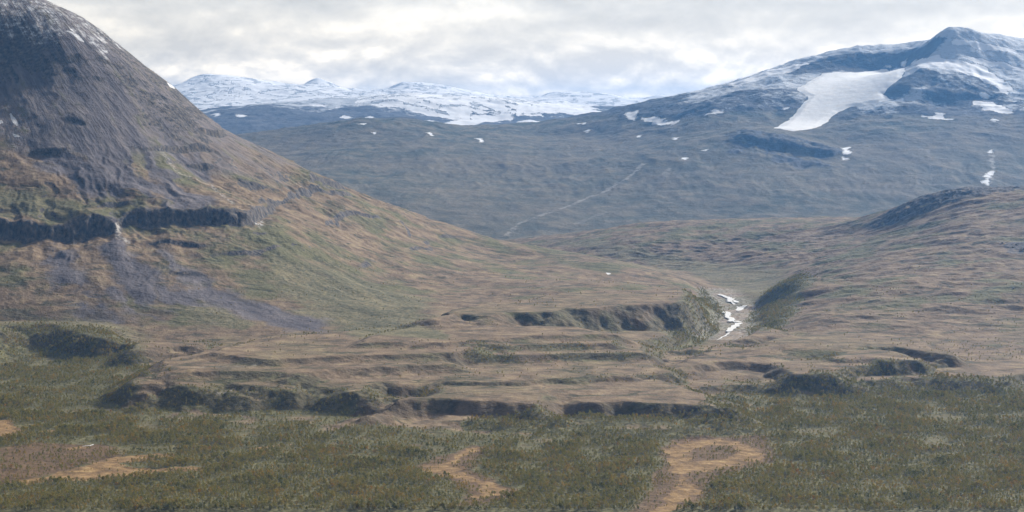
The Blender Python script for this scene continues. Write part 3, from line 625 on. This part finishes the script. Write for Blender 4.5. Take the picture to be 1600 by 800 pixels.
# ------------------------------------------------------------------ water
def water_mat():
    m, k, b = new_mat('river_water'); geo = k.new('ShaderNodeNewGeometry').outputs['Position']
    n = k.noise(geo, 1 / 12, 4, .6)
    k.put(b.inputs['Base Color'], k.ramp(n, [(.30, (.52, .54, .55)), (.44, (.80, .81, .81))])); b.inputs['Roughness'].default_value = .4; b.inputs['Specular IOR Level'].default_value = .6  # pale base colour: foam of the rapids plus white glints painted in
    bp = k.new('ShaderNodeBump'); bp.inputs['Strength'].default_value = .25; bp.inputs['Distance'].default_value = .3; k.put(bp.inputs['Height'], k.noise(geo, .8, 3)); k.l.new(bp.outputs[0], b.inputs['Normal'])
    return m
WM = water_mat()
def ribbon(uvw, lift=1.0):
    """strip of water following the bed: (u, v, half width in metres)"""
    P = [G.hit(u, v) + (w_,) for u, v, w_ in uvw]; V = []; Q = []
    Pd = []
    for i in range(len(P) - 1):
        for j in range(6):
            t = j / 6; Pd.append(tuple(P[i][c] * (1 - t) + P[i + 1][c] * t for c in range(3)))
    Pd.append(P[-1]); p = np.array(Pd); p[:, 0] += rng.normal(0, .9, len(p)); tng = np.gradient(p[:, :2], axis=0); tng /= np.linalg.norm(tng, axis=1)[:, None] + 1e-9
    nn = np.c_[-tng[:, 1], tng[:, 0]]; z = G.z_at(p[:, 0], p[:, 1]) + lift
    z = np.convolve(np.pad(z, 3, 'edge'), np.ones(7) / 7, 'valid')
    wj = p[:, 2] * (1 + .22 * rng.normal(0, 1, len(p)).clip(-1.5, 1.5)); wj = np.maximum(wj * .78, 1.0); wj[0] *= .3; wj[-1] *= .3
    L = np.c_[p[:, :2] - nn * wj[:, None], z]; Rr = np.c_[p[:, :2] + nn * wj[:, None], z]
    n = len(p); V = np.r_[L, Rr]; i = np.arange(n - 1)
    return V, np.stack([i, i + 1, i + 1 + n, i + n], -1)
def river(name, strips, lift=1.0):
    V = []; Q = []; o_ = 0
    for i_, s in enumerate(strips):
        v, q_ = ribbon(s, lift + (0 if i_ == 0 else 1.5) + .12 * i_); V.append(v); Q.append(q_ + o_); o_ += len(v)
    return tag(mesh_obj(name, np.concatenate(V), np.concatenate(Q), WM), kind='structure')
river('river', [[(1124, 460, 3), (1140, 470, 3.5), (1156, 482, 4), (1140, 489, 3.5), (1136, 497, 4), (1152, 506, 4), (1140, 516, 4), (1138, 522, 3), (1120, 532, 2)], [(1124, 461, 7), (1132, 464, 9), (1142, 468, 12), (1140, 473, 8)], [(1147, 470, 6), (1152, 474, 9)], [(1166, 478, 10), (1158, 482, 12), (1152, 487, 10)],
                [(1130, 488, 12), (1138, 491, 10), (1136, 496, 9), (1144, 500, 12), (1141, 504, 9)], [(1158, 506, 10), (1150, 510, 11), (1143, 515, 10), (1138, 520, 7)], [(1148, 503, 6), (1157, 505, 9)]], .8)
river('stream', [[(128, 698, 1.2), (140, 697, 2.2), (147, 695, 1.5)]], .8)

# ------------------------------------------------------------------ trees
def leaf_mat(name, stops):
    m, k, b = new_mat(name)
    tl = k.new('ShaderNodeBsdfTranslucent'); ms = k.new('ShaderNodeMixShader'); ms.inputs[0].default_value = .42; out_ = [n_ for n_ in k.n if n_.type == 'OUTPUT_MATERIAL'][0]
    k.l.new(b.outputs[0], ms.inputs[1]); k.l.new(tl.outputs[0], ms.inputs[2]); k.l.new(ms.outputs[0], out_.inputs[0]); geo = k.new('ShaderNodeNewGeometry').outputs['Position']
    rnd = k.new('ShaderNodeObjectInfo').outputs['Random']
    big = k.noise(geo, 1 / 80, 6, .68); sm = k.noise(geo, 1.1, 2, .5)
    f_ = k.math('ADD', k.math('MULTIPLY', rnd, .60), k.math('MULTIPLY', big, 1.05)); f_ = k.math('ADD', k.math('SUBTRACT', f_, .22), k.math('MULTIPLY', k.math('SUBTRACT', sm, .5), .2))
    lc = k.ramp(f_, stops); k.put(b.inputs['Base Color'], lc); k.l.new(lc, tl.inputs[0]); b.inputs['Roughness'].default_value = .8
    return m
LEAF = leaf_mat('birch_leaves', [(.26, (.095, .105, .030)), (.46, (.215, .205, .055)), (.64, (.26, .235, .068)), (.84, (.29, .23, .062)), (.97, (.38, .26, .06))])
GOLD = leaf_mat('golden_birch_leaves', [(.3, (.16, .13, .03)), (.7, (.30, .20, .04)), (.95, (.36, .18, .035))])
bm_, kb, bb = new_mat('birch_bark'); kb.put(bb.inputs['Base Color'], kb.ramp(kb.noise(kb.mapping(kb.new('ShaderNodeTexCoord').outputs['Object'], (1, 1, 4)), 3, 3), [(.4, (.10, .085, .07)), (.6, (.42, .39, .35))])); BARK = bm_
def tube(p, r, n=5):
    p = np.array(p, float); V = []; Q = []
    for i, (c, rr) in enumerate(zip(p, r)):
        for j in range(n):
            a = 2 * math.pi * j / n; V.append((c[0] + rr * math.cos(a), c[1] + rr * math.sin(a), c[2]))
    for i in range(len(p) - 1):
        for j in range(n): Q.append((i * n + j, i * n + (j + 1) % n, (i + 1) * n + (j + 1) % n, (i + 1) * n + j))
    return np.array(V), np.array(Q)
def tree_geo(seed, nleaf, h=4.6):
    r = np.random.default_rng(seed); lean = r.normal(0, .10, 2)
    tp = [(0, 0, -.4), (lean[0] * .8, lean[1] * .8, h * .3), (lean[0] * 2, lean[1] * 2, h * .62), (lean[0] * 3, lean[1] * 3, h * .9)]
    tv, tq = tube(tp, (.13, .10, .06, .02))
    V = [tv]; Q = [tq]; o_ = len(tv); clumps = []
    for i in range(8):
        z0 = h * r.uniform(.16, .62); a = r.uniform(0, 6.28) ; rad = r.uniform(.45, 1.0) * 1.25 * (1 - .45 * (z0 / h))
        e = (lean[0] * 2 + rad * math.cos(a), lean[1] * 2 + rad * math.sin(a), z0 + h * r.uniform(.1, .26))
        v, q_ = tube([(lean[0], lean[1], z0), ((lean[0] + e[0]) / 2, (lean[1] + e[1]) / 2, (z0 + e[2]) / 2 + .1), e], (.05, .035, .015), 4)
        V.append(v); Q.append(q_ + o_); o_ += len(v); clumps.append((e, r.uniform(.5, .85)))
    for i in range(3): clumps.append(((lean[0] * 3 + r.normal(0, .2), lean[1] * 3 + r.normal(0, .2), h * r.uniform(.72, .93)), r.uniform(.38, .62)))
    lv = []; per = nleaf // len(clumps)
    for c, rad in clumps:
        d = r.normal(size=(per, 3)); d /= np.linalg.norm(d, axis=1)[:, None]; rr = rad * r.uniform(.45, 1.05, per)[:, None] ** .6
        cc = np.array(c) + d * rr * np.array([1, 1, .8])
        a = r.normal(size=(per, 3)); a /= np.linalg.norm(a, axis=1)[:, None]; b_ = np.cross(a, d + r.normal(0, .5, (per, 3))); b_ /= np.linalg.norm(b_, axis=1)[:, None] + 1e-6
        a = np.cross(b_, d); a /= np.linalg.norm(a, axis=1)[:, None] + 1e-6
        s = r.uniform(.13, .27, per)[:, None]
        lv.append(np.stack([cc - a * s, cc - b_ * s * .8, cc + a * s, cc + b_ * s * .8], 1))
    lv = np.concatenate(lv).reshape(-1, 3); lq = np.arange(len(lv)).reshape(-1, 4)
    return (np.concatenate(V), np.concatenate(Q)), (lv, lq)
def tree_meshes(seed, nleaf, leaf):
    (tv, tq), (lv, lq) = tree_geo(seed, nleaf)
    t = mesh_obj('trunk', tv, tq, BARK); c = mesh_obj('crown', lv, lq, leaf, smooth=False)
    return t, c
# prototypes of the wood (trunk and crown joined), kept in a collection used only by the wood
pc = bpy.data.collections.new('birch_source')
for i in range(7):
    (tv, tq), (lv, lq) = tree_geo(500 + i, 170)
    o = mesh_obj('birch_source', np.r_[tv, lv], np.r_[tq, lq + len(tv)], BARK, smooth=False); leaf = GOLD if i == 6 else LEAF
    o.data.materials.append(leaf); mi = np.r_[np.zeros(len(tq)), np.ones(len(lq))].astype(np.int32); o.data.polygons.foreach_set('material_index', mi)
    S.collection.objects.unlink(o); o.name = 'birch_source_%02d' % i; pc.objects.link(o)
# positions: jittered grid thinned by the woodland map
def scatter(y0, y1, t0, t1, step):
    xs = np.arange(t0 * y1, t1 * y1, step); yy = np.arange(y0, y1, step); xx, yy = np.meshgrid(xs, yy); xx = (xx + rng.uniform(-.48, .48, xx.shape) * step).ravel(); yy = (yy + rng.uniform(-.48, .48, yy.shape) * step).ravel()
    k_ = (xx / yy > t0) & (xx / yy < t1); xx = xx[k_]; yy = yy[k_]
    d = G.at(forest_d, xx, yy); k_ = rng.uniform(0, 1, len(xx)) < d * 1.0
    return xx[k_], yy[k_], d[k_]
tx, ty, td = scatter(2150, 6200, -.34, .36, 4.9)
kk = rng.uniform(0, 1, len(tx)) < np.where(ty < 4000, .92, .75)
tx, ty, td = tx[kk], ty[kk], td[kk]
# lone trees and bushes dotted over the lower slopes and terraces
sx_, sy_ = rng.uniform(-.34, .36, 9000), rng.uniform(3300, 5300, 9000); sx_ = sx_ * sy_
dd = np.clip(fbm(sx_, sy_, 230, 3, .5, 401) * 3 + .1, 0, 1) * (1 - sstep(G.at(B0, sx_, sy_), 70, 130)) * (G.at(bog, sx_, sy_) < .3)
k_ = rng.uniform(0, 1, 9000) < dd * .55
nl = int(k_.sum()); tx = np.r_[tx, sx_[k_]]; ty = np.r_[ty, sy_[k_]]; td = np.r_[td, np.full(nl, .25)]
tz = G.z_at(tx, ty)
sc = rng.uniform(.75, 1.75, len(tx))  * (.62 + .5 * np.clip(td, 0, 1)) * (1 + .75 * fbm(tx, ty, 60, 4, .6, 403))

rot = rng.uniform(0, 6.28, len(tx)); idx = rng.integers(0, 6, len(tx))
gold_p = .02 + .20 * sstep(fbm(tx, ty, 160, 3, .5, 405), .12, .5)
isg = rng.uniform(0, 1, len(tx)) < gold_p; idx[isg] = 6
# the 300 nearest inside the frame become trees of their own
vb = VH + (H - tz) / ty * F; ub = 800 + F * tx / ty
vtop = VH + (H - tz - 4.6 * sc) / ty * F
inside = (vb < 799) & (ub > 4) & (ub < 1596)
o_ = np.argsort(np.where(inside, ty, 1e9))[:300]; ymax = ty[o_].max()
own = np.zeros(len(tx), bool); own[o_] = True
drop = (~own) & (vtop < 803) & (vb >= 799) & (ub > -20) & (ub < 1620)
rest = ~own & ~drop
protos = []
for i in range(7):
    t, c = tree_meshes(500 + i, 330, GOLD if i == 6 else LEAF); protos.append((t.data, c.data)); bpy.data.objects.remove(t); bpy.data.objects.remove(c)
for j in o_:
    g_ = idx[j] == 6
    e = bpy.data.objects.new('birch_tree', None); S.collection.objects.link(e); e.location = (tx[j], ty[j], tz[j]); e.rotation_euler = (0, 0, rot[j]); e.scale = (sc[j],) * 3; e.empty_display_size = 1
    if g_: tag(e, 'small mountain birch turned golden yellow in the nearest row of the wood', 'tree', 'golden birches along the near edge of the wood')
    else: tag(e, 'small olive green mountain birch in the nearest row of the wood', 'tree', 'green birches along the near edge of the wood')
    for nm, me in zip(('trunk', 'crown'), protos[idx[j]]):
        c = bpy.data.objects.new(nm, me); S.collection.objects.link(c); c.parent = e
# the rest of the wood, one object
me = bpy.data.meshes.new('birch_wood'); n = int(rest.sum()); me.vertices.add(n); me.vertices.foreach_set('co', np.c_[tx[rest], ty[rest], tz[rest]].astype(np.float32).ravel())
for nm, ty_, arr in (('size', 'FLOAT', sc[rest]), ('turn', 'FLOAT', rot[rest]), ('kind_index', 'INT', idx[rest])):
    a_ = me.attributes.new(nm, ty_, 'POINT'); a_.data.foreach_set('value', arr.astype(np.float32 if ty_ == 'FLOAT' else np.int32))
wood = bpy.data.objects.new('birch_wood', me); S.collection.objects.link(wood)
tag(wood, 'olive green mountain birch wood covering the valley floor and lower slopes', 'birch wood', kind='stuff')
ng = bpy.data.node_groups.new('plant_wood', 'GeometryNodeTree'); ng.interface.new_socket('Geometry', in_out='INPUT', socket_type='NodeSocketGeometry'); ng.interface.new_socket('Geometry', in_out='OUTPUT', socket_type='NodeSocketGeometry')
N = ng.nodes; L = ng.links; gi = N.new('NodeGroupInput'); go = N.new('NodeGroupOutput'); ip = N.new('GeometryNodeInstanceOnPoints'); ci = N.new('GeometryNodeCollectionInfo')
ci.inputs['Collection'].default_value = pc; ci.inputs['Separate Children'].default_value = True; ci.inputs['Reset Children'].default_value = True
def named(nm, dt): a_ = N.new('GeometryNodeInputNamedAttribute'); a_.data_type = dt; a_.inputs[0].default_value = nm; return a_.outputs[0]
cx_ = N.new('ShaderNodeCombineXYZ'); L.new(named('turn', 'FLOAT'), cx_.inputs[2]); e2r = N.new('FunctionNodeEulerToRotation'); L.new(cx_.outputs[0], e2r.inputs[0])
L.new(gi.outputs[0], ip.inputs['Points']); L.new(ci.outputs[0], ip.inputs['Instance']); ip.inputs['Pick Instance'].default_value = True
L.new(named('kind_index', 'INT'), ip.inputs['Instance Index']); L.new(e2r.outputs[0], ip.inputs['Rotation']); L.new(named('size', 'FLOAT'), ip.inputs['Scale']); L.new(ip.outputs[0], go.inputs[0])
md = wood.modifiers.new('plant_wood', 'NODES'); md.node_group = ng
print('TREES', n, len(o_), 'ymax', ymax)

# ------------------------------------------------------------------ boulders lying on the right moor
m, k, b = new_mat('boulder_stone'); k.put(b.inputs['Base Color'], k.ramp(k.noise(k.new('ShaderNodeTexCoord').outputs['Object'], .8, 5, .6), [(.35, (.16, .15, .14)), (.65, (.46, .44, .42))])); STONE = m
def boulder(seed):
    import bmesh
    bm = bmesh.new(); bmesh.ops.create_icosphere(bm, subdivisions=3, radius=1.0)
    P = np.array([v.co[:] for v in bm.verts]); r = np.random.default_rng(seed); n_ = r.normal(size=(9, 3)); n_ /= np.linalg.norm(n_, axis=1)[:, None]
    for a_ in n_: d_ = P @ a_; P -= np.outer(np.maximum(d_ - r.uniform(.5, .8), 0), a_)
    P *= (1 + .05 * perlin(P[:, 0] * 3 + seed, P[:, 1] * 3 + P[:, 2] * 2))[:, None] * np.array([1.3, 1.0, .8])
    for v, p_ in zip(bm.verts, P): v.co = p_
    me = bpy.data.meshes.new('boulder'); bm.to_mesh(me); bm.free(); me.materials.append(STONE); return me
bms = [boulder(900 + i) for i in range(4)]
for i, (u, v, r_) in enumerate([(1590, 383, 5.5), (1583, 387, 4), (1566, 380, 3.6), (1572, 379, 2.8), (1597, 392, 6), (1602, 388, 4), (1584, 451, 3), (1540, 393, 2.4), (1348, 366, 3), (1300, 396, 2.6)]):
    x_, y_ = G.hit(u, v); o = bpy.data.objects.new('boulder', bms[i % 4]); S.collection.objects.link(o); o.location = (x_, y_, float(G.z_at(np.array([x_]), np.array([y_]))[0]) + r_ * .3); o.scale = (r_,) * 3; o.rotation_euler = (0, 0, i * 1.3)
    tag(o, 'pale grey boulder lying on the brown moor slope at the right', 'boulder', 'boulders on the right moor slope')

# ------------------------------------------------------------------ haze
m = bpy.data.materials.new('haze'); m.use_nodes = True; m.node_tree.nodes.clear(); k = NT(m.node_tree)
ho = k.new('ShaderNodeOutputMaterial'); pv = k.new('ShaderNodeVolumePrincipled'); k.l.new(pv.outputs[0], ho.inputs['Volume'])
pv.inputs['Color'].default_value = (.14, .38, .84, 1); pv.inputs['Density'].default_value = HAZE_DENSITY; pv.inputs['Anisotropy'].default_value = 0.4
a = 46000.0; z0, z1 = -172.0, max(1250.0, float(G.Z.max()) + 20, float(Z2.max()) + 20, float(Z3.max()) + 20)
V = np.array([(x, y, z) for z in (z0, z1) for (x, y) in ((-a, -a), (a, -a), (a, a), (-a, a))])
Qz = np.array([[0, 3, 2, 1], [4, 5, 6, 7], [0, 1, 5, 4], [1, 2, 6, 5], [2, 3, 7, 6], [3, 0, 4, 7]])
tag(mesh_obj('haze', V, Qz, m, smooth=False), kind='stuff')
print('TOP', z1)
